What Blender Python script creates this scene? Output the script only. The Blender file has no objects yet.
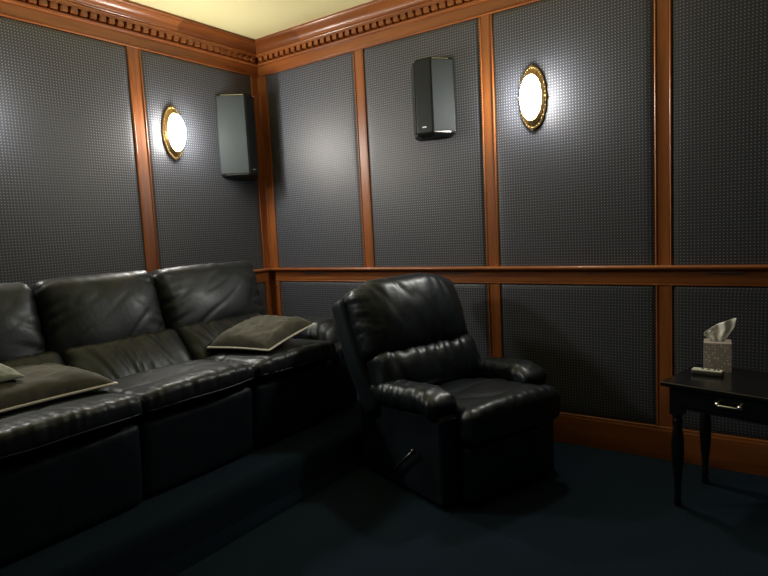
import bpy, bmesh, math, random
from mathutils import Vector, Matrix, noise, Euler
random.seed(4)
C = bpy.context.scene.collection
R = math.radians

# ------------------------------------------------------------------ helpers
def link(o, parent=None):
    C.objects.link(o)
    if parent: o.parent = parent
    return o

def mesh(name, verts, faces, mat, parent=None, smooth=True, fix=True):
    me = bpy.data.meshes.new(name)
    me.from_pydata([tuple(v) for v in verts], [], faces)
    if fix:
        bm = bmesh.new(); bm.from_mesh(me)
        bmesh.ops.recalc_face_normals(bm, faces=bm.faces)
        bm.to_mesh(me); bm.free()
    me.materials.append(mat)
    if smooth:
        me.polygons.foreach_set('use_smooth', [True]*len(me.polygons))
    me.update()
    return link(bpy.data.objects.new(name, me), parent)

def thing(name, label, cat, loc=(0, 0, 0), rz=0, group=None):
    o = bpy.data.objects.new(name, None)
    o.location = loc; o.rotation_euler = (0, 0, rz); o.empty_display_size = .1
    link(o); return tag(o, label, cat, group)

def tag(o, label, cat, group=None):
    o['label'] = label; o['category'] = cat
    if group: o['group'] = group
    return o

def struct(o):
    o['kind'] = 'structure'; return o

def sharp(o, ang=40):
    """smooth by angle: mark hard edges sharp"""
    me = o.data; bm = bmesh.new(); bm.from_mesh(me)
    for e in bm.edges:
        e.smooth = not (len(e.link_faces) == 2 and e.calc_face_angle(0) > R(ang))
    for f in bm.faces: f.smooth = True
    bm.to_mesh(me); bm.free(); return o

def bevel(o, w=.004, seg=2, ang=40):
    m = o.modifiers.new('bevel', 'BEVEL'); m.width = w; m.segments = seg
    m.limit_method = 'ANGLE'; m.angle_limit = R(ang); return o

class MB:
    """collects shapes into one mesh"""
    def __init__(s): s.v = []; s.f = []
    def add(s, v, f):
        n = len(s.v); s.v += [Vector(p) for p in v]; s.f += [tuple(i+n for i in q) for q in f]
    def box(s, c, d, M=None):
        v = [Vector((c[0]+i*d[0]/2, c[1]+j*d[1]/2, c[2]+k*d[2]/2)) for i in (-1, 1) for j in (-1, 1) for k in (-1, 1)]
        if M: v = [M @ p for p in v]
        s.add(v, [(0, 1, 3, 2), (4, 6, 7, 5), (0, 4, 5, 1), (2, 3, 7, 6), (0, 2, 6, 4), (1, 5, 7, 3)])
    def lathe(s, prof, n=24, M=None):
        v = []; f = []
        for r, z in prof:
            for k in range(n):
                a = 2*math.pi*k/n; v.append(Vector((r*math.cos(a), r*math.sin(a), z)))
        for i in range(len(prof)-1):
            for k in range(n):
                f.append((i*n+k, i*n+(k+1) % n, (i+1)*n+(k+1) % n, (i+1)*n+k))
        f.append(tuple(range(n))[::-1]); f.append(tuple((len(prof)-1)*n+k for k in range(n)))
        if M: v = [M @ p for p in v]
        s.add(v, f)
    def tube(s, pts, r, n=10, closed=False):
        pts = [Vector(p) for p in pts]; N = len(pts); v = []; f = []
        up = Vector((0, 0, 1))
        for i, p in enumerate(pts):
            a = pts[(i-1) % N] if (closed or i > 0) else p
            b = pts[(i+1) % N] if (closed or i < N-1) else p
            t = (b-a).normalized()
            x = t.cross(up)
            if x.length < .05: x = t.cross(Vector((1, 0, 0)))
            x.normalize(); y = x.cross(t)
            rr = r[i] if isinstance(r, (list, tuple)) else r
            for k in range(n):
                q = 2*math.pi*k/n; v.append(p+x*rr*math.cos(q)+y*rr*math.sin(q))
        for i in range(N if closed else N-1):
            j = (i+1) % N
            for k in range(n):
                f.append((i*n+k, i*n+(k+1) % n, j*n+(k+1) % n, j*n+k))
        if not closed:
            f.append(tuple(range(n))[::-1]); f.append(tuple((N-1)*n+k for k in range(n)))
        s.add(v, f)
    def prism(s, poly, z0, z1, M=None):
        n = len(poly)
        v = [Vector((x, y, z0)) for x, y in poly]+[Vector((x, y, z1)) for x, y in poly]
        if M: v = [M @ p for p in v]
        s.add(v, [tuple(range(n))[::-1], tuple(range(n, 2*n))]+[(i, (i+1) % n, n+(i+1) % n, n+i) for i in range(n)])
    def build(s, name, mat, parent=None, smooth=False):
        return mesh(name, s.v, s.f, mat, parent, smooth)

def roundbox(sx, sy, sz, r, step=.02, rz=None):
    """rounded box, densely gridded; verts centred at the origin"""
    r = min(r, sx/2-1e-4, sy/2-1e-4, sz/2-1e-4)
    n = [max(4, int(round(d/step))) for d in (sx, sy, sz)]
    half = (sx/2, sy/2, sz/2); idx = {}; V = []; F = []
    def vid(i, j, k):
        key = (i, j, k)
        if key not in idx:
            q = [-half[a]+2*half[a]*t/n[a] for a, t in enumerate(key)]
            inn = [max(-(half[a]-r), min(half[a]-r, q[a])) for a in range(3)]
            d = Vector([q[a]-inn[a] for a in range(3)])
            p = Vector(inn)+d.normalized()*r
            idx[key] = len(V); V.append(p)
        return idx[key]
    for a in range(3):
        b, c = (a+1) % 3, (a+2) % 3
        for side in (0, n[a]):
            for i in range(n[b]):
                for j in range(n[c]):
                    q = []
                    for di, dj in ((0, 0), (1, 0), (1, 1), (0, 1)):
                        t = [0, 0, 0]; t[a] = side; t[b] = i+di; t[c] = j+dj; q.append(vid(*t))
                    F.append(tuple(q if side else q[::-1]))
    return V, F

def cushion(name, size, r, mat, parent, M, deform=None, wrinkle=None, step=.018):
    """a stuffed rounded block: deform moves points, wrinkle(p, n) then pushes them along the normal"""
    V, F = roundbox(*size, r, step)
    base = [v.copy() for v in V]
    if deform: V = [Vector(deform(v)) for v in V]
    o = mesh(name, V, F, mat, parent, True, False)
    if wrinkle:
        me = o.data; ns = [v.normal.copy() for v in me.vertices]
        for i, v in enumerate(me.vertices):
            v.co = v.co + ns[i]*wrinkle(base[i], ns[i])
    o.data.transform(M); o.data.update()
    return o

def T(x, y, z, rx=0, ry=0, rz=0):
    return Matrix.Translation((x, y, z)) @ Euler((R(rx), R(ry), R(rz)), 'XYZ').to_matrix().to_4x4()

def N3(x, y, z): return noise.noise(Vector((x, y, z)))
def crease(x, y, z, w=.12):
    """sharp valley lines along the zero lines of a noise field, 0..-1"""
    t = N3(x, y, z); return -math.exp(-(t/w)**2)
def sm(a, b, x):
    t = max(0, min(1, (x-a)/(b-a))); return t*t*(3-2*t)

# ------------------------------------------------------------------ materials
def mat_new(name):
    m = bpy.data.materials.new(name); m.use_nodes = True
    nt = m.node_tree; b = nt.nodes['Principled BSDF']; return m, nt, b

def nd(nt, t, **kw):
    n = nt.nodes.new(t)
    for k, v in kw.items():
        if k in n.inputs: n.inputs[k].default_value = v
        else: setattr(n, k, v)
    return n

def math_n(nt, op, a, b=None, c=None):
    n = nt.nodes.new('ShaderNodeMath'); n.operation = op
    for i, v in enumerate((a, b, c)):
        if v is None: continue
        if isinstance(v, (int, float)): n.inputs[i].default_value = v
        else: nt.links.new(v, n.inputs[i])
    return n.outputs[0]

def ramp(nt, fac, stops):
    n = nt.nodes.new('ShaderNodeValToRGB'); cr = n.color_ramp
    while len(cr.elements) < len(stops): cr.elements.new(.5)
    for e, (p, c) in zip(cr.elements, stops): e.position = p; e.color = (*c, 1)
    nt.links.new(fac, n.inputs[0]); return n.outputs[0]

def bump(nt, b, h, strength, dist):
    n = nt.nodes.new('ShaderNodeBump'); n.inputs['Strength'].default_value = strength
    n.inputs['Distance'].default_value = dist
    nt.links.new(h, n.inputs['Height']); nt.links.new(n.outputs[0], b.inputs['Normal'])

def simple(name, col, rough=.5, metal=0, spec=.5, coat=0, emit=None, es=0):
    m, nt, b = mat_new(name)
    b.inputs['Base Color'].default_value = (*col, 1); b.inputs['Roughness'].default_value = rough
    b.inputs['Metallic'].default_value = metal; b.inputs['Specular IOR Level'].default_value = spec
    b.inputs['Specular Tint'].default_value = (.84, .93, 1, 1)
    b.inputs['Coat Weight'].default_value = coat; b.inputs['Coat Roughness'].default_value = .15
    if emit:
        b.inputs['Emission Color'].default_value = (*emit, 1); b.inputs['Emission Strength'].default_value = es
    return m

def wood(name, axis, c0=(.175, .047, .013), c1=(.44, .150, .036)):
    m, nt, b = mat_new(name)
    tc = nd(nt, 'ShaderNodeTexCoord'); mp = nd(nt, 'ShaderNodeMapping')
    s = [26, 26, 26]; s[axis] = 1.6; mp.inputs['Scale'].default_value = s
    nt.links.new(tc.outputs['Object'], mp.inputs[0])
    n1 = nd(nt, 'ShaderNodeTexNoise', Scale=1.0, Detail=6.0, Roughness=.6, Distortion=.8)
    nt.links.new(mp.outputs[0], n1.inputs['Vector'])
    mp2 = nd(nt, 'ShaderNodeMapping'); s2 = [5, 5, 5]; s2[axis] = .9; mp2.inputs['Scale'].default_value = s2
    nt.links.new(tc.outputs['Object'], mp2.inputs[0])
    n2 = nd(nt, 'ShaderNodeTexNoise', Scale=1.0, Detail=2.0)
    nt.links.new(mp2.outputs[0], n2.inputs['Vector'])
    f = math_n(nt, 'ADD', math_n(nt, 'MULTIPLY', n1.outputs[0], .6), math_n(nt, 'MULTIPLY', n2.outputs[0], .4))
    col = ramp(nt, f, [(.3, c0), (.5, tuple((a+b_)/2 for a, b_ in zip(c0, c1))), (.72, c1)])
    nt.links.new(col, b.inputs['Base Color'])
    b.inputs['Roughness'].default_value = .36; b.inputs['Coat Weight'].default_value = .22; b.inputs['Coat Roughness'].default_value = .2
    bump(nt, b, n1.outputs[0], .12, .002)
    return m

def acoustic_fabric():
    m, nt, b = mat_new('dotted_acoustic_fabric')
    tc = nd(nt, 'ShaderNodeTexCoord'); sp = nd(nt, 'ShaderNodeSeparateXYZ')
    nt.links.new(tc.outputs['Object'], sp.inputs[0])
    s = math_n(nt, 'ADD', sp.outputs[0], math_n(nt, 'MULTIPLY', sp.outputs[1], -1.0)); z = sp.outputs[2]
    P = .0165
    def lat(off, r0, r1):
        u = math_n(nt, 'SUBTRACT', math_n(nt, 'FRACT', math_n(nt, 'ADD', math_n(nt, 'DIVIDE', s, P), off)), .5)
        v = math_n(nt, 'SUBTRACT', math_n(nt, 'FRACT', math_n(nt, 'ADD', math_n(nt, 'DIVIDE', z, P), off)), .5)
        d = math_n(nt, 'SQRT', math_n(nt, 'ADD', math_n(nt, 'POWER', math_n(nt, 'ABSOLUTE', u), 2.0), math_n(nt, 'POWER', math_n(nt, 'ABSOLUTE', v), 2.0)))
        n = nd(nt, 'ShaderNodeMapRange'); n.inputs[1].default_value = r1; n.inputs[2].default_value = r0
        nt.links.new(d, n.inputs[0]); return n.outputs[0]
    big = lat(0.0, .10, .25); small = lat(.5, .05, .16)
    fac = math_n(nt, 'ADD', big, math_n(nt, 'MULTIPLY', small, .22))
    col = ramp(nt, fac, [(0, (.040, .046, .062)), (.22, (.060, .067, .085)), (1, (.31, .32, .34))])
    nt.links.new(col, b.inputs['Base Color'])
    b.inputs['Roughness'].default_value = .47; b.inputs['Specular IOR Level'].default_value = .6
    b.inputs['Sheen Weight'].default_value = .25; b.inputs['Sheen Roughness'].default_value = .4
    bump(nt, b, fac, .35, .0015)
    return m

def leather(name, col, rough=.37, coat=.12):
    m, nt, b = mat_new(name)
    tc = nd(nt, 'ShaderNodeTexCoord')
    vor = nd(nt, 'ShaderNodeTexVoronoi', Scale=260.0, feature='DISTANCE_TO_EDGE')
    nt.links.new(tc.outputs['Object'], vor.inputs['Vector'])
    n1 = nd(nt, 'ShaderNodeTexNoise', Scale=38.0, Detail=5.0, Roughness=.6, Distortion=.6)
    nt.links.new(tc.outputs['Object'], n1.inputs['Vector'])
    n2 = nd(nt, 'ShaderNodeTexNoise', Scale=7.0, Detail=3.0)
    nt.links.new(tc.outputs['Object'], n2.inputs['Vector'])
    c = ramp(nt, n2.outputs[0], [(.3, col), (.75, tuple(x*1.7 for x in col))])
    nt.links.new(c, b.inputs['Base Color'])
    rr = nd(nt, 'ShaderNodeMapRange'); rr.inputs[3].default_value = rough-.06; rr.inputs[4].default_value = rough+.09
    nt.links.new(n1.outputs[0], rr.inputs[0]); nt.links.new(rr.outputs[0], b.inputs['Roughness'])
    b.inputs['Specular Tint'].default_value = (.84, .93, 1, 1)
    b.inputs['Coat Weight'].default_value = coat; b.inputs['Coat Roughness'].default_value = .25
    h = math_n(nt, 'ADD', math_n(nt, 'MULTIPLY', vor.outputs[0], .12), n1.outputs[0])
    bump(nt, b, h, .22, .006)
    return m

def carpet_mat():
    m, nt, b = mat_new('navy_carpet')
    tc = nd(nt, 'ShaderNodeTexCoord')
    n1 = nd(nt, 'ShaderNodeTexNoise', Scale=170.0, Detail=4.0, Roughness=.7)
    n2 = nd(nt, 'ShaderNodeTexNoise', Scale=3.2, Detail=4.0, Roughness=.6)
    for n in (n1, n2): nt.links.new(tc.outputs['Object'], n.inputs['Vector'])
    f = math_n(nt, 'ADD', math_n(nt, 'MULTIPLY', n1.outputs[0], .55), math_n(nt, 'MULTIPLY', n2.outputs[0], .45))
    nt.links.new(ramp(nt, f, [(.3, (.0034, .0082, .0152)), (.7, (.0085, .0180, .0315))]), b.inputs['Base Color'])
    b.inputs['Roughness'].default_value = .95; b.inputs['Specular IOR Level'].default_value = .1
    b.inputs['Sheen Weight'].default_value = .12; b.inputs['Sheen Tint'].default_value = (.4, .7, 1, 1)
    bump(nt, b, n1.outputs[0], .9, .012)
    return m

def plaster(name, col):
    m, nt, b = mat_new(name)
    tc = nd(nt, 'ShaderNodeTexCoord'); n1 = nd(nt, 'ShaderNodeTexNoise', Scale=60.0, Detail=4.0)
    nt.links.new(tc.outputs['Object'], n1.inputs['Vector'])
    b.inputs['Base Color'].default_value = (*col, 1); b.inputs['Roughness'].default_value = .8
    bump(nt, b, n1.outputs[0], .08, .003); return m

def velvet(name, c0, c1):
    m, nt, b = mat_new(name)
    tc = nd(nt, 'ShaderNodeTexCoord'); n1 = nd(nt, 'ShaderNodeTexNoise', Scale=9.0, Detail=5.0, Roughness=.6, Distortion=1.0)
    nt.links.new(tc.outputs['Object'], n1.inputs['Vector'])
    nt.links.new(ramp(nt, n1.outputs[0], [(.3, c0), (.7, c1)]), b.inputs['Base Color'])
    b.inputs['Roughness'].default_value = .75; b.inputs['Specular IOR Level'].default_value = .2
    b.inputs['Sheen Weight'].default_value = .35; b.inputs['Sheen Roughness'].default_value = .35
    b.inputs['Sheen Tint'].default_value = (.75, .78, .66, 1)
    n2 = nd(nt, 'ShaderNodeTexNoise', Scale=240.0, Detail=2.0); nt.links.new(tc.outputs['Object'], n2.inputs['Vector'])
    bump(nt, b, n2.outputs[0], .25, .002); return m

def dotted_card():
    m, nt, b = mat_new('dotted_tissue_card')
    tc = nd(nt, 'ShaderNodeTexCoord'); vor = nd(nt, 'ShaderNodeTexVoronoi', Scale=78.0, Randomness=.45)
    nt.links.new(tc.outputs['Object'], vor.inputs['Vector'])
    nt.links.new(ramp(nt, vor.outputs['Distance'], [(.22, (.95, .92, .88)), (.40, (.46, .40, .37))]), b.inputs['Base Color'])
    b.inputs['Roughness'].default_value = .6; return m

WX, WY, WZ = wood('cherry_wood_grain_x', 0), wood('cherry_wood_grain_y', 1), wood('cherry_wood_grain_z', 2)
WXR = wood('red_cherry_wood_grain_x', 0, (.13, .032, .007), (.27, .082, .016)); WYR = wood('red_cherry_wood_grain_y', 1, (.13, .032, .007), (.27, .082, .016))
FAB = acoustic_fabric()
LEA = leather('black_leather', (.0065, .0088, .0100), .42, .06)
LEA2 = leather('blue_black_leather', (.0048, .0080, .0105), .39, .12)
VINYL = leather('black_vinyl', (.0055, .0095, .014), .52, 0); VINYL.node_tree.nodes['Principled BSDF'].inputs['Specular IOR Level'].default_value = .3
CARPET = carpet_mat()
CEIL = plaster('pale_yellow_paint', (.76, .69, .36))
DARKWALL = plaster('dark_wall_cloth', (.012, .012, .014))
BLACK = simple('black_satin_plastic', (.006, .007, .007), .45, spec=.35)
GRILLE = simple('grey_speaker_cloth', (.024, .029, .029), .6, spec=.35)
SILVER = simple('polished_silver', (.75, .75, .72), .2, 1)
GOLD = simple('antique_gold', (.40, .27, .11), .38, .9)
GLASS = simple('lit_frosted_glass', (.9, .88, .8), .3, emit=(1, .945, .86), es=40)
LACQ = simple('black_lacquered_wood', (.007, .006, .006), .25, coat=.5)
CHROME = simple('brushed_chrome', (.72, .70, .66), .25, 1)
OLIVE = velvet('olive_grey_velvet', (.050, .050, .036), (.095, .093, .070))
SAGE = velvet('pale_sage_velvet', (.22, .25, .20), (.34, .37, .30))
CREAM = simple('cream_piping', (.80, .77, .66), .6)
CARD = dotted_card()
PAPER = simple('white_tissue_paper', (.85, .86, .80), .8)
IVORY = simple('ivory_plastic', (.82, .82, .70), .4)
DGREY = simple('dark_grey_plastic', (.06, .065, .055), .4)

# ------------------------------------------------------------------ the room
CEILZ = 2.825; ZR = .96; ZF = 2.592; RISER = .23
XE, YE = 5.6, -5.6                       # far ends of the room, behind the camera
def back(s, d, z): return Vector((s, -d, z))      # along the back wall, out of it, up
def left(s, d, z): return Vector((d, -s, z))      # the same on the left wall
def rightw(s, d, z): return Vector((XE-d, -s, z))
def frontw(s, d, z): return Vector((s, YE+d, z))

def slab(name, fn, L):
    m = MB(); v = [fn(s, d, z) for s in (-.16, L+.16) for d in (-.16, -.015) for z in (-.05, CEILZ+.05)]
    m.add(v, [(0, 1, 3, 2), (4, 6, 7, 5), (0, 4, 5, 1), (2, 3, 7, 6), (0, 2, 6, 4), (1, 5, 7, 3)])
    return struct(m.build(name, DARKWALL))
wall_back = slab('wall_back', back, XE); wall_left = slab('wall_left', left, -YE)
wall_right = slab('wall_right', rightw, -YE); wall_front = slab('wall_front', frontw, XE)

m = MB(); m.box((XE/2, YE/2, -.06), (XE+.3, -YE+.3, .12)); floor = struct(m.build('floor', CARPET))
m = MB(); m.box((XE/2, YE/2, CEILZ+.06), (XE+.3, -YE+.3, .12)); ceiling = struct(m.build('ceiling', CEIL))

# carpeted riser under the sofa: rounded nose
poly = [(-.01, .0), (1.53, 0), (1.53, .03), (1.505, .06)]
for k in range(9):
    a = -R(10)+R(100)*k/8
    poly.append((1.47+.045*math.cos(a), RISER-.045+.045*math.sin(a)))
poly.append((-.01, RISER))
m = MB(); m.prism([(x, z) for x, z in poly], -.005, 4.6, Matrix(((1, 0, 0, 0), (0, 0, -1, 0), (0, 1, 0, 0), (0, 0, 0, 1))))
riser = struct(sharp(m.build('platform', CARPET)))

BX = [.0827, (.9596, 1.0485), (1.933, 2.0177), (2.920, 3.0022), (3.905, 3.988), (4.885, 4.968)]
LY = [.0825, (1.0365, 1.1314), (2.41, 2.505), (3.46, 3.555), (4.51, 4.605)]

def panel(wall, fn, s0, s1, z0, z1, seed):
    """padded fabric panel: a shallow pillow inside its frame"""
    ns, nz = 44, 60; V = []; F = []
    for i in range(ns+1):
        for j in range(nz+1):
            u, v = i/ns, j/nz
            # denser towards the edges
            u = .5-.5*math.cos(math.pi*u)*abs(math.cos(math.pi*u))**-.25 if 0 < u < 1 and u != .5 else u
            v = .5-.5*math.cos(math.pi*v)*abs(math.cos(math.pi*v))**-.25 if 0 < v < 1 and abs(v-.5) > 1e-9 else v
            s, z = s0+(s1-s0)*u, z0+(z1-z0)*v
            e = min(s-s0, s1-s); ez = min(z-z0, z1-z)
            d = -.012+.014*(1-math.exp(-e/.014))*(1-math.exp(-ez/.012))
            d += .003*math.sin(math.pi*u)*math.sin(math.pi*v)+.0012*N3(s*3+seed, z*2, seed)*min(1, e/.1)
            V.append(fn(s, d, z)); 
    for i in range(ns):
        for j in range(nz):
            a = i*(nz+1)+j; F.append((a, a+1, a+nz+2, a+nz+1))
    o = mesh('fabric_panel', V, F, FAB, wall, True, False)
    # face into the room
    n = o.data.polygons[len(F)//2].normal; want = fn(0, 1, 0)-fn(0, 0, 0)
    if n.dot(want) < 0: o.data.flip_normals()
    return o

def openings(lst, L):
    e = [lst[0]]+[x for p in lst[1:] for x in p]+[L-.08]
    return [(e[i], e[i+1]) for i in range(0, len(e)-1, 2)]
for wall, fn, lst, L in ((wall_back, back, BX, XE), (wall_left, left, LY, -YE)):
    for k, (a, b) in enumerate(openings(lst, L)):
        panel(wall, fn, a-.004, b+.004, ZR+.02, ZF+.004, k*3.1+L)
        panel(wall, fn, a-.004, b+.004, .178, ZR+.004, k*5.7+L)

trim_no = [0]
def trim(m, mat, name=None, ang=30):
    trim_no[0] += 1
    return struct(sharp(m.build(name or 'trim_%d' % trim_no[0], mat), ang))

def bead_profile(w):
    """(across, out) section of a frame board with a raised bead along both edges"""
    b = .0105
    def bd(x0, sgn):
        return [(x0+sgn*(b/2-b/2*math.cos(math.pi*k/6)), .0005+.0045*math.sin(math.pi*k/6)) for k in range(7)]
    L_ = bd(0, 1); R_ = bd(w, -1)[::-1]
    return [(0, -.016)]+L_+[(b+.0015, -.003), (b+.004, 0)]+[(w-b-.004, 0), (w-b-.0015, -.003)]+R_+[(w, -.016)]

def stile(fn, s0, s1, z0, z1, mat=WZ):
    p = bead_profile(s1-s0); n = len(p)
    V = [fn(s0+a, d, z) for z in (z0, z1) for a, d in p]
    m = MB(); m.add(V, [tuple(range(n)), tuple(range(n, 2*n))]+[(i, (i+1) % n, n+(i+1) % n, n+i) for i in range(n)])
    return trim(m, mat)

def run(fn, prof, L, mat, name=None, start=None, extra=None):
    """a moulding (out, up) run along a wall, mitred into the corner"""
    n = len(prof)
    V = [fn((d if start is None else start) if s == 0 else L, d, z) for s in (0, 1) for d, z in prof]
    m = MB(); m.add(V, [tuple(range(n)), tuple(range(n, 2*n))]+[(i, (i+1) % n, n+(i+1) % n, n+i) for i in range(n)])
    if extra: extra(m)
    return trim(m, mat, name, 25)

def arc(cx, cz, r, a0, a1, n=6): return [(cx+r*math.cos(R(a0+(a1-a0)*k/n)), cz+r*math.sin(R(a0+(a1-a0)*k/n))) for k in range(n+1)]

rail = [(-.015, ZR)] + arc(.0005, ZR+.005, .0055, -90, 90, 5) + [(-.001, ZR+.012), (.002, ZR+.016), (.002, ZR+.066)] \
    + arc(.022, ZR+.066, .020, 180, 90, 4) + [(.026, ZR+.088)] + arc(.034, ZR+.099, .011, -80, 90, 7) + [(-.015, ZR+.110)]
base = [(-.015, .0), (.012, 0), (.012, .160), (.008, .168)] + arc(.002, .176, .006, -30, 90, 4) + [(-.015, .182)]
crown_all = [(-.015, ZF)] + arc(.004, ZF+.005, .006, -90, 80, 5) + [(.002, ZF+.013), (.004, ZF+.016), (.004, ZF+.078)] \
    + arc(.018, ZF+.088, .010, -110, 90, 7) + [(.004, ZF+.100), (.004, ZF+.134), (.052, ZF+.134), (.052, ZF+.146)] \
    + arc(.052, ZF+.152, .006, -80, 80, 5) + [(.058, ZF+.160)] + [(.062+.062*(1-math.cos(R(90*k/8))), ZF+.162+.046*math.sin(R(90*k/8))) for k in range(9)] \
    + [(.124, ZF+.211), (.132, ZF+.213)] + arc(.132, ZF+.222, .007, -80, 70, 5) + [(.136, CEILZ+.002), (-.015, CEILZ+.002)]

cut = next(i for i, q in enumerate(crown_all) if q == (.058, ZF+.160))
crown = crown_all[:cut]+[(.056, ZF+.1605), (-.015, ZF+.1605)]                   # frieze, bead and dentil board
cove = [(-.015, ZF+.158), (.056, ZF+.158)]+crown_all[cut:]                        # the cornice above it
def dentils(fn, L):
    def ex(m):
        p, w = .058, .036; k = 0; s = .065
        while s < L-.05:
            v = [fn(a, d, z) for a in (s, s+w) for d in (.002, .046) for z in (ZF+.102, ZF+.1335)]
            m.add(v, [(0, 1, 3, 2), (4, 6, 7, 5), (0, 4, 5, 1), (2, 3, 7, 6), (0, 2, 6, 4), (1, 5, 7, 3)])
            s += p
    return ex

for fn, lst, L, wh in ((back, BX, XE, WX), (left, LY, -YE, WY)):
    run(fn, crown, L, wh, extra=dentils(fn, L))
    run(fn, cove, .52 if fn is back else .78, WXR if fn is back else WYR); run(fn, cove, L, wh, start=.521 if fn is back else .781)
    run(fn, rail, L, wh)
    stile(fn, 0, lst[0], ZR+.105, ZF+.002); stile(fn, 0, lst[0], .17, ZR+.002)
    for a, b in lst[1:]:
        stile(fn, a, b, ZR+.105, ZF+.002); stile(fn, a+.002, b+.002, .17, ZR+.002)
run(back, base, XE, WX, 'baseboard_back'); run(left, base, -YE, WY, 'baseboard_left')

# ------------------------------------------------------------------ wall lamps
def oval(rx, rz, n): return [(rx*math.cos(2*math.pi*k/n), rz*math.sin(2*math.pi*k/n)) for k in range(n)]
def sconce(loc, rz, label):
    """local +X is out of the wall"""
    t = thing('wall_sconce', label, 'wall lamp', loc, rz, 'oval gold wall lamps')
    n = 64; prof = [(.082, .178, .0), (.083, .179, .008), (.080, .174, .016), (.076, .167, .018), (.072, .154, .022), (.068, .143, .034),
                    (.064, .130, .042), (.060, .124, .040), (.056, .120, .004)]
    m = MB(); V = []; F = []
    for i, (rx, rz_, d) in enumerate(prof):
        for k, (a, b) in enumerate(oval(rx, rz_, n)):
            w = 1+(.012*math.cos(k*2*math.pi*16/n) if i in (1, 2, 3) else 0)
            V.append(Vector((d+(.003*math.cos(k*2*math.pi*16/n) if i in (3, 4) else 0), a*w, b*w)))
    for i in range(len(prof)-1):
        for k in range(n): F.append((i*n+k, i*n+(k+1) % n, (i+1)*n+(k+1) % n, (i+1)*n+k))
    F.append(tuple(range(n)))
    m.add(V, F)
    for k, (a, b) in enumerate(oval(.0785, .1715, 40)):        # beaded edge
        rr = .0048 if k % 10 else .0078
        m.lathe([(0.0005, -rr), (rr*.7, -rr*.7), (rr, 0), (rr*.7, rr*.7), (.0005, rr)], 8, Matrix.Translation((.017, a, b)))
    for sg in (1, -1):                                          # leaf finials top and bottom
        for q, (dy, dz, rr) in enumerate(((0, .180, .007), (.009, .176, .005), (-.009, .176, .005))):
            m.lathe([(.0005, -rr*1.3), (rr*.7, -rr*.7), (rr, 0), (rr*.6, rr*.9), (.0005, rr*1.5)], 8, Matrix.Translation((.010, dy, sg*dz)))
    fr = sharp(m.build('gilt_frame', GOLD, t), 50); fr['label'] = 'gilt oval frame with a beaded edge'
    V = []; F = []; rings = 12
    for i in range(rings):
        a = R(88*i/(rings-1)); c, s = math.cos(a), math.sin(a)
        for y, z in oval(.0615*c, .125*c, n): V.append(Vector((.038+.068*s, y, z)))
    for i in range(rings-1):
        for k in range(n): F.append((i*n+k, i*n+(k+1) % n, (i+1)*n+(k+1) % n, (i+1)*n+k))
    F.append(tuple((rings-1)*n+k for k in range(n)))
    gl = mesh('glass_dome', V, F, GLASS, t); gl['label'] = 'glowing white frosted glass dome'
    return t
sconce((.004, -.845, 2.07), 0, 'glowing oval gold-framed wall lamp on the left wall beside the speaker')
sconce((2.266, -.004, 2.053), R(-90), 'glowing oval gold-framed wall lamp on the back wall above the recliner')
sconce((.004, -2.17, 2.07), 0, 'oval gold-framed wall lamp on the left wall above the left end of the sofa')

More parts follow.
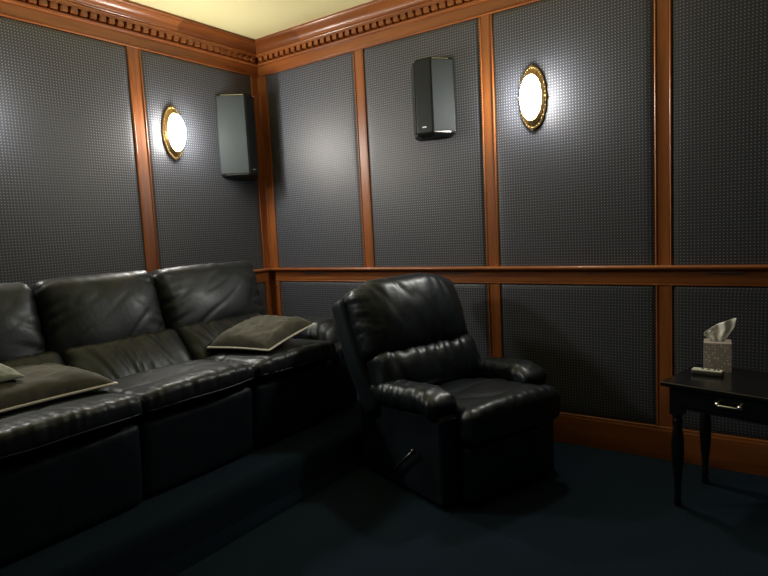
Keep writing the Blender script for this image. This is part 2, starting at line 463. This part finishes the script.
# ------------------------------------------------------------------ surround speakers
def speaker(fn, sc, half_b, half_f, d, z0, z1, label, logo_s):
    t = thing('wall_speaker', label, 'speaker', fn(sc, 0, z0), 0, 'surround speakers on the walls')
    o = fn(sc, 0, z0)
    def L(s, dd, z): return fn(sc+s, dd, z)-o
    H = z1
    m = MB()                                                    # cabinet: wedge with chamfered top and bottom
    def ring(z, sb, sf, dd): return [L(-sb, .004, z), L(-sf, dd, z), L(sf, dd, z), L(sb, .004, z)]
    lv = [(z0, .80, .72), (z0+.018, .97, .96), (z0+.03, 1, 1), (z1-.014, 1, 1), (z1, .97, .95)]
    V = []; F = []
    for z, a, b in lv: V += ring(z, half_b*a, half_f*a, d*b)
    for i in range(len(lv)-1):
        for k in range(4): F.append((i*4+k, i*4+(k+1) % 4, i*4+4+(k+1) % 4, i*4+4+k))
    F += [(0, 1, 2, 3), tuple(range(len(V)-4, len(V)))]
    m.add(V, F); bevel(m.build('cabinet', BLACK, t), .004, 2)
    for sg in (-1, 1):                                          # angled cloth grilles
        a = L(sg*half_f, d, 0); b = L(sg*half_b, .004, 0); a.z = b.z = 0
        u = (b-a); ln = u.length; u.normalize()
        nrm = Vector((u.y, -u.x, 0)); ctr = L(0, d/2, 0); ctr.z = 0
        if nrm.dot((a+b)/2-ctr) < 0: nrm = -nrm
        g = MB(); e0, e1 = .008, ln-.010
        zz0, zz1 = z0+.034-o.z, z1-.016-o.z
        v = []
        for nn in (-.006, .006):
            for s_, z_ in ((e0, zz0), (e1, zz0), (e1, zz1), (e0, zz1)):
                v.append(a+u*s_+nrm*nn+Vector((0, 0, z_)))
        g.add(v, [(0, 3, 2, 1), (4, 5, 6, 7), (0, 1, 5, 4), (1, 2, 6, 5), (2, 3, 7, 6), (3, 0, 4, 7)])
        bevel(g.build('grille', GRILLE, t), .003, 2)['label'] = 'grey cloth grille'
        for zz, h in ((zz0-.011, .007), (zz1+.002, .005)):
            s2 = MB(); q = []
            for nn in (-.004, .0075):
                for s_, z_ in ((e0+.006, zz), (e1-.03, zz), (e1-.03, zz+h), (e0+.006, zz+h)): q.append(a+u*s_+nrm*nn+Vector((0, 0, z_)))
            s2.add(q, [(0, 3, 2, 1), (4, 5, 6, 7), (0, 1, 5, 4), (1, 2, 6, 5), (2, 3, 7, 6), (3, 0, 4, 7)])
            s2.build('end_strip', SILVER, t)['label'] = 'shiny silver strip at the grille end'
    # small raised plate near the foot of the front face
    g = MB(); zc = z0+.062
    v = [L(a_, dd, z_) for a_ in (-.015, .015) for dd in (d-.001, d+.0018) for z_ in (zc-.004, zc+.004)]
    g.add(v, [(0, 1, 3, 2), (4, 6, 7, 5), (0, 4, 5, 1), (2, 3, 7, 6), (0, 2, 6, 4), (1, 5, 7, 3)])
    g.build('nameplate', SILVER, t)['label'] = 'small silver nameplate'
    return t
speaker(back, 1.598, .156, .056, .132, 1.905, 2.392, 'black wedge-shaped speaker high on the back wall, second panel from the corner', 0)
speaker(left, .2715, .182, .0385, .17, 1.775, 2.395, 'black wedge-shaped speaker on the left wall near the room corner', 0)

# ------------------------------------------------------------------ sofa on the riser
sofa = thing('sofa', 'black leather three-seat sofa on the carpeted platform along the left wall', 'sofa', (.90, -1.775, RISER))
SO = Matrix.Translation((-.90, 1.775, -RISER))
def S(x, y, z, rx=0, ry=0, rz=0): return SO @ T(x, y, z, rx, ry, rz)
SEAMS = [-.80, -1.435, -2.07, -2.72]
m = MB(); m.box((.84, -1.775, RISER+.17), (.74, 2.44, .28)); 
bs = m.build('base', VINYL, sofa); bs.data.transform(SO); bevel(bs, .02, 3)
cushion('back_frame', (.16, 2.40, .74), .06, VINYL, sofa, S(.42, -1.775, RISER+.46, 0, -9), step=.05)

def fold_field(p, sc, seed, w=.1): return crease(p.x*sc[0]+seed, p.y*sc[1]+seed*.7, p.z*sc[2]+seed*1.3, w)

for k in range(3):
    y1, y0 = SEAMS[k], SEAMS[k+1]; yc = (y0+y1)/2; w = y1-y0; sd = 3.7*k+1.1
    # seat: soft slab with a rolled, gathered front edge
    sx, sz = .62, .088
    def dseat(p, w=w, sx=sx):
        x, y, z = p
        ty = min(1, abs(y)/(w/2)); tx = x/(sx/2)
        if z > 0:
            z += .018*(1-ty**3)*(1-.4*tx*tx)
            z -= .035*sm(-.1, -1.0, tx)
            z += .010*sm(.45, .8, tx)*(1-ty**4)
        if x > 0: x += .02*(1-ty**2.5)*sm(0, sx/2, x)
        return (x, y, z)
    def wseat(p, n, sd=sd, w=w, sx=sx, sz=sz):
        tx = p.x/(sx/2)
        fr = sm(.50, .80, tx)*(.55+.45*sm(-.9, -.1, p.z/(sz/2)))
        d = .0036*fr*fold_field(Vector((p.x+.25*p.y, p.y, p.z)), (3, 36, 6), sd, .24)+.0032*fr*fold_field(Vector((p.x-.6*p.y, p.y, p.z)), (9, 15, 6), sd+8, .16)
        d += .003*fr*N3(p.x*16, p.y*46+sd, p.z*16)
        d += .005*sm(.6, -.2, tx)*N3(p.x*6+sd, p.y*6, sd)
        d += .004*(1-fr)*fold_field(p, (5, 4, 3), sd+4, .07)
        d += .004*sm(.75, 1, abs(p.y)/(w/2))*N3(p.x*30, p.y*8+sd, p.z*10)
        return d
    cushion('seat_cushion', (sx+.025*(k == 2), w+.004, sz), .040, LEA, sofa, S(1.030+.0125*(k == 2), yc, .648+.008*(k == 2), 0, -1), dseat, wseat, .011)
    # welt along the lower front edge of the seat
    pts = [(1.334+.025*(k == 2)+.02*(1-abs(2*t-1)**2.5), y0+.02+(w-.04)*t, .630+.008*(k == 2)+.002*math.sin(t*9+sd)) for t in [i/24 for i in range(25)]]
    m = MB(); m.tube([SO @ Vector(p) for p in pts], .0042, 8); m.build('welt', LEA, sofa, True)
    # folding foot panel below
    def dfoot(p, w=w):
        ty = min(1, abs(p.y)/(w/2)); x = p.x
        if x > 0: x += .012*(1-ty**4)
        return (x, p.y, p.z)
    def wfoot(p, n, sd=sd): return .004*sm(.3, 1, p.z/.14)*fold_field(p, (4, 16, 5), sd+9, .2)
    cushion('foot_panel', (.08, w-.004, .355), .032, VINYL, sofa, S(1.255+.02*(k == 2), yc, .412, 0, 5), dfoot, wfoot, .02)
    # lumbar cushion: leaning pad with upright folds
    def dlum(p, w=w):
        x, y, z = p; ty = min(1, abs(y)/(w/2)); tz = min(1, abs(z)/.14)
        if x > 0: x += .022*(1-ty**3)*(1-tz*tz)
        return (x, y, z)
    def wlum(p, n, sd=sd, w=w):
        b = 1-sm(.6, 1, abs(p.y)/(w/2))*.3
        f = sm(-.1, .05, p.x)
        return f*b*(.006*fold_field(Vector((0, p.y+.3*p.z+.08*math.sin(p.y*9), p.z)), (1, 16, 2.6), sd+2, .17)+.0045*N3(sd, p.y*19+p.z*5, p.z*3))
    cushion('lumbar_cushion', (.17, w+.002, .31), .055, LEA, sofa, S(.765, yc-.018, .706, 0, -39), dlum, wlum, .011)
    # plump headrest cushion
    w2 = w+(.11 if k == 0 else .11 if k == 2 else .004); yb = yc-.045+(.055 if k == 0 else -.055 if k == 2 else 0)
    def dback(p, w=w2):
        x, y, z = p; ty = min(1, abs(y)/(w/2)); tz = z/.23
        if x > 0: x += .045*(1-ty**3)*(1-abs(tz+.05)**2.2 if abs(tz+.05) < 1 else 0)
        z += .006*(1-ty*ty)*sm(0, .23, z)
        return (x, y, z)
    def wback(p, n, sd=sd, w=w2):
        ty = abs(p.y)/(w/2); e = sm(.45, 1, ty); lo = sm(.1, -1, p.z/.23); f = sm(-.04, .06, p.x)
        s = 1 if p.y > 0 else -1
        d = .0075*e*f*fold_field(Vector((0, p.y*.6-s*.3*p.z, p.z+.35*s*p.y)), (1, 3.0, 15), sd+6+s, .16)
        d += .0065*f*(.35+.65*lo)*fold_field(Vector((0, p.y, p.z-.45*p.y)), (1, 3.5, 8), sd+3, .09)
        d += .010*f*N3(sd, p.y*4, p.z*5)+.003*sm(.6, 1, p.z/.23)*N3(p.x*20, p.y*26, sd)
        return d
    cushion('back_cushion', (.21, w2, .44), .058, LEA, sofa, S(.572, yb, .950, 0, -18), dback, wback, .012)

for sg, y0, nm in ((1, -.665, 'r'), (-1, -2.885, 'l')):
    m = MB(); m.box((.90, y0, RISER+.18), (.74, .24, .32)); ob = m.build('arm_side', VINYL, sofa); ob.data.transform(SO); bevel(ob, .025, 3)
    def darm(p):
        x, y, z = p; ty = y/.14; tx = x/.37
        if z > 0: z += .02*(1-ty*ty)
        z -= .085*sm(.55, 1.05, tx)**1.5
        z -= .015*sm(.2, -1, tx)
        return (x, y, z)
    def warm(p, n):
        f = sm(.1, .8, p.x/.37)
        return .011*(.3+.7*f)*fold_field(Vector((p.x+.25*p.y, p.y, p.z)), (15, 3, 5), sg+2.3, .2)+.006*N3(p.x*12, p.y*9, p.z*9+sg)
    cushion('arm_pad', (.70, .275, .19), .08, LEA, sofa, S(.885, y0, .685), darm, warm, .014)
    def wroll(p, n): return .008*fold_field(Vector((p.x, p.y, p.z)), (4, 20, 6), sg+5, .2)
    cushion('arm_roll', (.40, .265, .15), .065, LEA, sofa, S(1.085, y0, .590), None, wroll, .014)

# ------------------------------------------------------------------ scatter cushions
def pillow(name, label, a, b, h, M, fab, pipe, seed, sag=0):
    root = thing(name, label, 'cushion', M.translation)
    Mi = Matrix.Translation(-M.translation) @ M
    n = 40
    def P(u, v, s):
        e = (max(0, 1-u**4)*max(0, 1-v**4))
        pin = 1-.07*(abs(u)**2*(1-abs(v)**2)+0)          # edges pulled in between the corners
        pin2 = 1-.07*(abs(v)**2*(1-abs(u)**2))
        x, y = a/2*u*pin*1, b/2*v*pin2
        z = s*h/2*e**.55*(1 if s > 0 else .42)
        z += s*.010*e*(N3(u*3+seed, v*3, s)+crease(u*4+v*2+seed, v*4-u, s+seed, .15))
        fa = math.atan2(v+.9, u-.9)
        z += s*.011*e*crease(fa*5.5+seed, (u+v)*.5, seed*2+s, .22)*sm(-1.2, .3, u)
        z -= s*.012*e*math.exp(-((1-abs(u))/.35)**2)*abs(N3(u, v*7+seed, 2))
        z += sag*(u*u+v*v)*.5
        return Vector((x, y, z))
    V = []; F = []
    for s in (1, -1):
        off = len(V)
        for i in range(n+1):
            for j in range(n+1):
                t1 = math.sin(math.pi/2*(2*i/n-1)); t2 = math.sin(math.pi/2*(2*j/n-1))
                V.append(Mi @ P(t1, t2, s))
        for i in range(n):
            for j in range(n):
                q = off+i*(n+1)+j; f = (q, q+n+1, q+n+2, q+1); F.append(f if s > 0 else f[::-1])
    o = mesh('cover', V, F, fab, root, True, False)
    bm = bmesh.new(); bm.from_mesh(o.data); bmesh.ops.remove_doubles(bm, verts=bm.verts, dist=1e-5); bm.to_mesh(o.data); bm.free()
    if pipe:
        pts = []
        for k in range(4):
            for i in range(20):
                t = -1+2*i/20
                u, v = ((t, -1), (1, t), (-t, 1), (-1, -t))[k]
                pts.append(Mi @ P(u, v, 1))
        m = MB(); m.tube(pts, .0062, 8, True); m.build('piping', pipe, root, True)['label'] = 'cream piping along the seam'
    return root
pillow('throw_pillow', 'olive-grey velvet cushion with cream piping leaning at the right arm of the sofa', .41, .46, .180,
       T(1.05, -1.115, .768, 8, 0, 10), OLIVE, CREAM, 1.7)
pillow('throw_pillow', 'olive-grey velvet cushion with cream piping on the left seat of the sofa', .46, .62, .185,
       T(.93, -2.38, .738, 0, 0, -1), OLIVE, CREAM, 5.2)
pillow('throw_pillow', 'pale sage cushion at the left edge, lying on an olive-grey one', .40, .42, .11,
       T(.89, -2.61, .872, 0, 12, 4), SAGE, None, 8.4)

# ------------------------------------------------------------------ recliner
h = R(-20); O = Vector((2.306, -1.06, 0))
cf, cn = -.38, .29                                    # centre of the base in (forward, lateral)
ctr = O+Vector((math.cos(h), math.sin(h), 0))*cf+Vector((-math.sin(h), math.cos(h), 0))*cn
rec = thing('recliner', 'blue-black leather recliner armchair on the lower carpet in front of the platform', 'armchair', ctr, h)
RO = Matrix.Translation((-cf, -cn, 0))
def Q(f, n, z, rx=0, ry=0, rz=0): return RO @ T(f, n, z, rx, ry, rz)
m = MB(); m.box((-.38, .29, .15), (.60, .56, .24)); b_ = m.build('chassis', VINYL, rec); b_.data.transform(RO)
for sg, n0 in ((-1, -.055), (1, .635)):
    # upholstered side box, its top sloping down towards the back
    poly = [(-.745, .02), (-.075, .02), (-.06, .04), (-.06, .435), (-.08, .46), (-.70, .42), (-.76, .38), (-.75, .06)]
    m = MB(); m.prism(poly, n0-.055, n0+.055, Matrix(((1, 0, 0, 0), (0, 0, 1, 0), (0, 1, 0, 0), (0, 0, 0, 1))))
    ob = m.build('side_panel', VINYL, rec); ob.data.transform(RO); bevel(ob, .018, 4)
    L_ = .655
    def darm(p):
        x, y, z = p; tx = x/(L_/2); ty = y/.1
        if z > 0: z += .012*(1-min(1, ty*ty))
        z -= .042*sm(.5, 1.05, tx)**1.4
        x -= .02*sm(0, .1, -z)*sm(.5, 1, tx)
        z -= .03*sm(-.5, -1, tx)
        y *= 1-.12*sm(-.3, -1, tx)
        return (x, y, z)
    def warm(p, n):
        return .005*fold_field(Vector((p.x+.3*p.y, p.y, p.z)), (22, 4, 5), sg*3.3+7, .22)+.004*N3(p.x*22, p.y*10, p.z*16+sg)
    cushion('arm_pad', (L_, .185, .115), .052, LEA2, rec, Q(-.395 if sg < 0 else -.43, n0, .488, 0, -5), darm, warm, .011)
# seat
def dseat(p):
    x, y, z = p; ty = min(1, abs(y)/.29); tx = x/.34
    if z > 0: z += .028*(1-ty**2.5)*(1-.3*tx*tx)-.02*sm(0, -1, tx)
    if x > 0: x += .018*(1-ty**3)*sm(0, .34, x)
    y *= 1+.11*sm(.70, .84, tx)
    return (x, y, z)
def wseat(p, n):
    tx = p.x/.34; fr = sm(.62, .86, tx)*sm(-1, -.2, p.z/.08)
    d = .005*fr*fold_field(Vector((p.x, p.y+.2*p.x, p.z)), (3, 27, 6), 2.2, .22)+.003*fr*N3(p.x*20, p.y*40, p.z*20)
    d += (1-fr)*(.007*fold_field(Vector((p.x, p.y+.4*p.x, p.z)), (5, 3, 2), 6.1, .09)+.006*N3(p.x*5, p.y*5, 3))
    return d
cushion('seat_cushion', (.70, .600, .17), .055, LEA2, rec, Q(-.290, .297, .385, 0, -3), dseat, wseat, .012)
def wfoot(p, n): return .005*sm(.4, 1, abs(p.y)/.28)*N3(p.z*16, p.y*9, 1)+.004*sm(.5, 1, p.z/.14)*fold_field(p, (3, 13, 4), 4.4, .2)
def dfoot(p):
    x, y, z = p
    if x > 0: x += .014*(1-min(1, abs(y)/.29)**4)*(1-min(1, abs(z)/.15)**2)
    return (x, y, z)
cushion('footrest_panel', (.08, .61, .285), .03, LEA2, rec, Q(-.02, .29, .165), dfoot, wfoot, .014)
# back: leaning shell, bolster and headrest cushion
LEAN = -24
nb = .225
def dshell(p):
    x, y, z = p; z -= .02*sm(.7, 1, abs(y)/.40)*sm(.1, .32, z)
    y *= 1-.08*sm(.0, -.36, z)
    return (x, y, z)
cushion('back_shell', (.125, .80, .665), .030, VINYL, rec, Q(-.732, nb-.005, .662, 0, LEAN), dshell, None, .03)
def dhead(p):
    x, y, z = p; ty = min(1, abs(y)/.385); tz = z/.22
    if x > 0: x += .055*(1-ty**3)*(1-min(1, abs(tz-.1))**2)
    z += .022*(1-ty**2)*sm(0, .2, z)-.018*sm(.55, 1, ty)*sm(0, .2, z)
    x -= .03*sm(.5, 1, ty)
    return (x, y, z)
def whead(p, n):
    ty = abs(p.y)/.385; tz = p.z/.22; f = sm(-.06, .04, p.x)
    d = .008*(.25+.75*sm(.1, .9, tz))*fold_field(Vector((p.x*.5, p.y+.3*p.z, p.z)), (2, 12, 2.2), 3.1, .12)
    d += .009*sm(-.2, -1, tz)*f*fold_field(Vector((0, p.y-.35*p.z, p.z)), (2, 10, 2.5), 8.6, .13)
    d += .0055*sm(.6, 1, ty)*fold_field(Vector((p.x, p.y, p.z+.4*p.y)), (5, 5, 28), 5.0, .22)+.003*sm(.5, 1, ty)*N3(p.x*20, p.y*12, p.z*40)
    d += .007*N3(p.y*5, p.z*5, 4)+.003*N3(p.y*22, p.z*10, 9)
    return d
cushion('headrest_cushion', (.22, .750, .44), .072, LEA2, rec, Q(-.715, nb, .822, 0, LEAN), dhead, whead, .012)
def dlum(p):
    x, y, z = p; ty = min(1, abs(y)/.375); tz = min(1, abs(z)/.14)
    if x > 0: x += .045*(1-ty**3)*(1-tz*tz)
    return (x, y, z)
def wlum(p, n):
    f = sm(-.08, .04, p.x); ty = abs(p.y)/.375
    d = f*(.008*fold_field(Vector((0, p.y-.22*p.z+.02*math.sin(p.z*22), p.z)), (1, 15, 3), 2.7, .2)+.0065*N3(1.5, p.y*20-p.z*6, p.z*5)+.006*N3(4.5, p.y*9-p.z*4, p.z*6))
    return d
cushion('lumbar_cushion', (.20, .735, .29), .075, LEA2, rec, Q(-.60, nb+.015, .550, 0, LEAN+4), dlum, wlum, .012)
# lever on the near side
m = MB(); m.tube([RO @ Vector(q) for q in ((-.41, -.118, .11), (-.405, -.135, .115), (-.33, -.137, .18), (-.245, -.138, .250))], [.007, .008, .008, .009], 10)
m.lathe([(.001, -.014), (.010, -.010), (.013, 0), (.010, .010), (.001, .014)], 12, RO @ Matrix.Translation((-.240, -.138, .255)))
m.build('lever', simple('dull_lever_metal', (.12, .12, .12), .4, 1), rec, True)['label'] = 'metal recline lever'

# ------------------------------------------------------------------ side table
TZ = .589
tb = R(-13.5); TL = Vector((3.044, -.589, 0)); W, D = .56, .44
tab = thing('side_table', 'black lacquered side table with turned legs by the back wall', 'table',
            TL+Vector((math.cos(tb), math.sin(tb), 0))*W/2+Vector((-math.sin(tb), math.cos(tb), 0))*D/2, tb)
def tl(x, y, z): return Vector((x-W/2, y-D/2, z))     # from the front left corner
m = MB(); m.box(tl(W/2, D/2, TZ-.011), (W, D, .022)); bevel(m.build('table_top', LACQ, tab), .007, 3)
m = MB()
for c, d in (((W/2, D-.042, TZ-.072), (W-.12, .018, .10)), ((.045, D/2, TZ-.072), (.018, D-.10, .10)), ((W-.045, D/2, TZ-.072), (.018, D-.10, .10)), ((W/2, .044, TZ-.117), (W-.12, .018, .012))):
    m.box(tl(*c), d)
m.build('apron', LACQ, tab)
m = MB(); m.box(tl(W/2, .040, TZ-.068), (W-.135, .020, .082)); dr = bevel(m.build('drawer', LACQ, tab), .003, 2)
m = MB(); hx = W/2; hz = TZ-.066
m.tube([tl(hx-.043, .004, hz), tl(hx-.03, .002, hz-.001), tl(hx, .001, hz-.001), tl(hx+.03, .002, hz-.001), tl(hx+.043, .004, hz)], [.005, .0055, .0065, .0055, .005], 12)
for sx in (-.043, .043):
    m.lathe([(.001, 0), (.008, .0), (.008, .012), (.0125, .018), (.0125, .024), (.001, .026)], 16, Matrix.Translation(tl(hx+sx, .031, hz)) @ Euler((R(90), 0, 0)).to_matrix().to_4x4())
m.build('handle', CHROME, dr, True)['label'] = 'brushed metal drawer handle'
leg_prof = [(.010, 0), (.015, .004), (.017, .018), (.013, .034), (.012, .046), (.017, .055), (.017, .062), (.013, .072), (.0145, .10),
            (.020, .16), (.0255, .23), (.0275, .28), (.0265, .32), (.022, .355), (.0165, .378), (.0155, .388), (.022, .396), (.022, .406), (.0165, .413), (.0165, .421), (.0245, .430), (.0245, .436)]
for x in (.055, W-.055):
    for y in (.058, D-.058):
        m = MB(); c = tl(x, y, 0); m.lathe(leg_prof, 24, Matrix.Translation(c)); m.box((c.x, c.y, .436+(TZ-.022-.436)/2), (.052, .052, TZ-.022-.436))
        sharp(m.build('leg', LACQ, tab), 40)

# tissue box, tissue, remote
bx = thing('tissue_box', 'grey tissue box with white dots on the black side table', 'tissue box', (3.240, -.262, TZ), R(6))
s_, hgt = .115, .137
m = MB(); V, F = [], []
m.box((0, 0, hgt/2), (s_, s_, hgt)); ob = m.build('carton', CARD, bx); bevel(ob, .002, 2)
m = MB(); m.add([(.035*math.cos(2*math.pi*k/24), .014*math.sin(2*math.pi*k/24), hgt+.0008) for k in range(24)], [tuple(range(24))])
m.build('slot', simple('dark_slot', (.04, .035, .03), .8), bx)
# crumpled tissue: a pleated sheet fanning out to a peak on the right
V, F = [], []; nu, nv = 44, 26
for i in range(nu+1):
    u = i/nu
    for j in range(nv+1):
        v = j/nv
        top = .050+.068*u**.8 if u < .96 else .116
        wv = .026+(.056-.026)*min(1, v*1.6)
        x = (u-.5)*2*wv*(1+.1*v)+.010*v+.006*v*(u-.2)-.004*(1-u)*sm(0, .5, v)
        z = hgt-.006+(top+.006)*v-.012*sm(.4, 1, v)*(1-u)**2
        y = .012*math.sin(u*15+v*1.2)*(.25+.75*v)*(1-.4*v)+.020*v*math.sin(u*4.2+.4)-.012*v*v*(1-u)
        y += .004*N3(u*6, v*5, 2)
        V.append((x, y, z))
for i in range(nu):
    for j in range(nv):
        q = i*(nv+1)+j; F.append((q, q+1, q+nv+2, q+nv+1))
ts = mesh('tissue', V, F, PAPER, None, True, False)
ts.location = (3.240, -.262, TZ); ts.rotation_euler = (0, 0, R(6))
md = ts.modifiers.new('thickness', 'SOLIDIFY'); md.thickness = .0012
tag(ts, 'white tissue pulled up out of the dotted tissue box', 'tissue')

rm = thing('remote_control', 'small ivory and grey remote control lying on the black side table', 'remote control', (3.212, -.385, TZ), R(-4))
m = MB(); m.box((0, 0, .009), (.130, .046, .018)); bevel(m.build('body', DGREY, rm), .006, 3)
m = MB(); m.box((0, 0, .021), (.126, .042, .008)); bevel(m.build('faceplate', IVORY, rm), .0035, 3)['label'] = 'ivory faceplate'
for x, y, r_ in ((.005, .0, .0085), (.030, .007, .005), (.030, -.007, .005), (.045, .006, .005), (.045, -.006, .005), (-.02, 0, .006)):
    m = MB(); m.lathe([(r_, .024), (r_, .0268), (r_*.7, .0275), (.0005, .0275)], 14, Matrix.Translation((x, y, 0)))
    m.build('button', DGREY, rm, True)

# ------------------------------------------------------------------ light, camera
w = bpy.data.worlds.new('dim_world'); bpy.context.scene.world = w; w.use_nodes = True
w.node_tree.nodes['Background'].inputs[0].default_value = (0, 0, 0, 1)

cam = bpy.data.cameras.new('camera'); co = link(bpy.data.objects.new('camera', cam))
cam.sensor_width = 36; cam.lens = 587.994/768*36; cam.clip_start = .05
r_ = Vector((.81716823, .57413475, -.0510428)); u_ = Vector((-.01535487, .11020645, .9937901)); f_ = Vector((-.57619468, .81130995, -.09887298))
Mx = Matrix((r_, u_, -f_)).transposed().to_4x4(); Mx.translation = (3.55154, -3.417768, 1.335077)
co.matrix_world = Mx
sc = bpy.context.scene; sc.camera = co
vs = sc.view_settings; vs.view_transform = 'Standard'; vs.look = 'None'; vs.gamma = 1; vs.exposure = 2.3; vs.use_curve_mapping = False
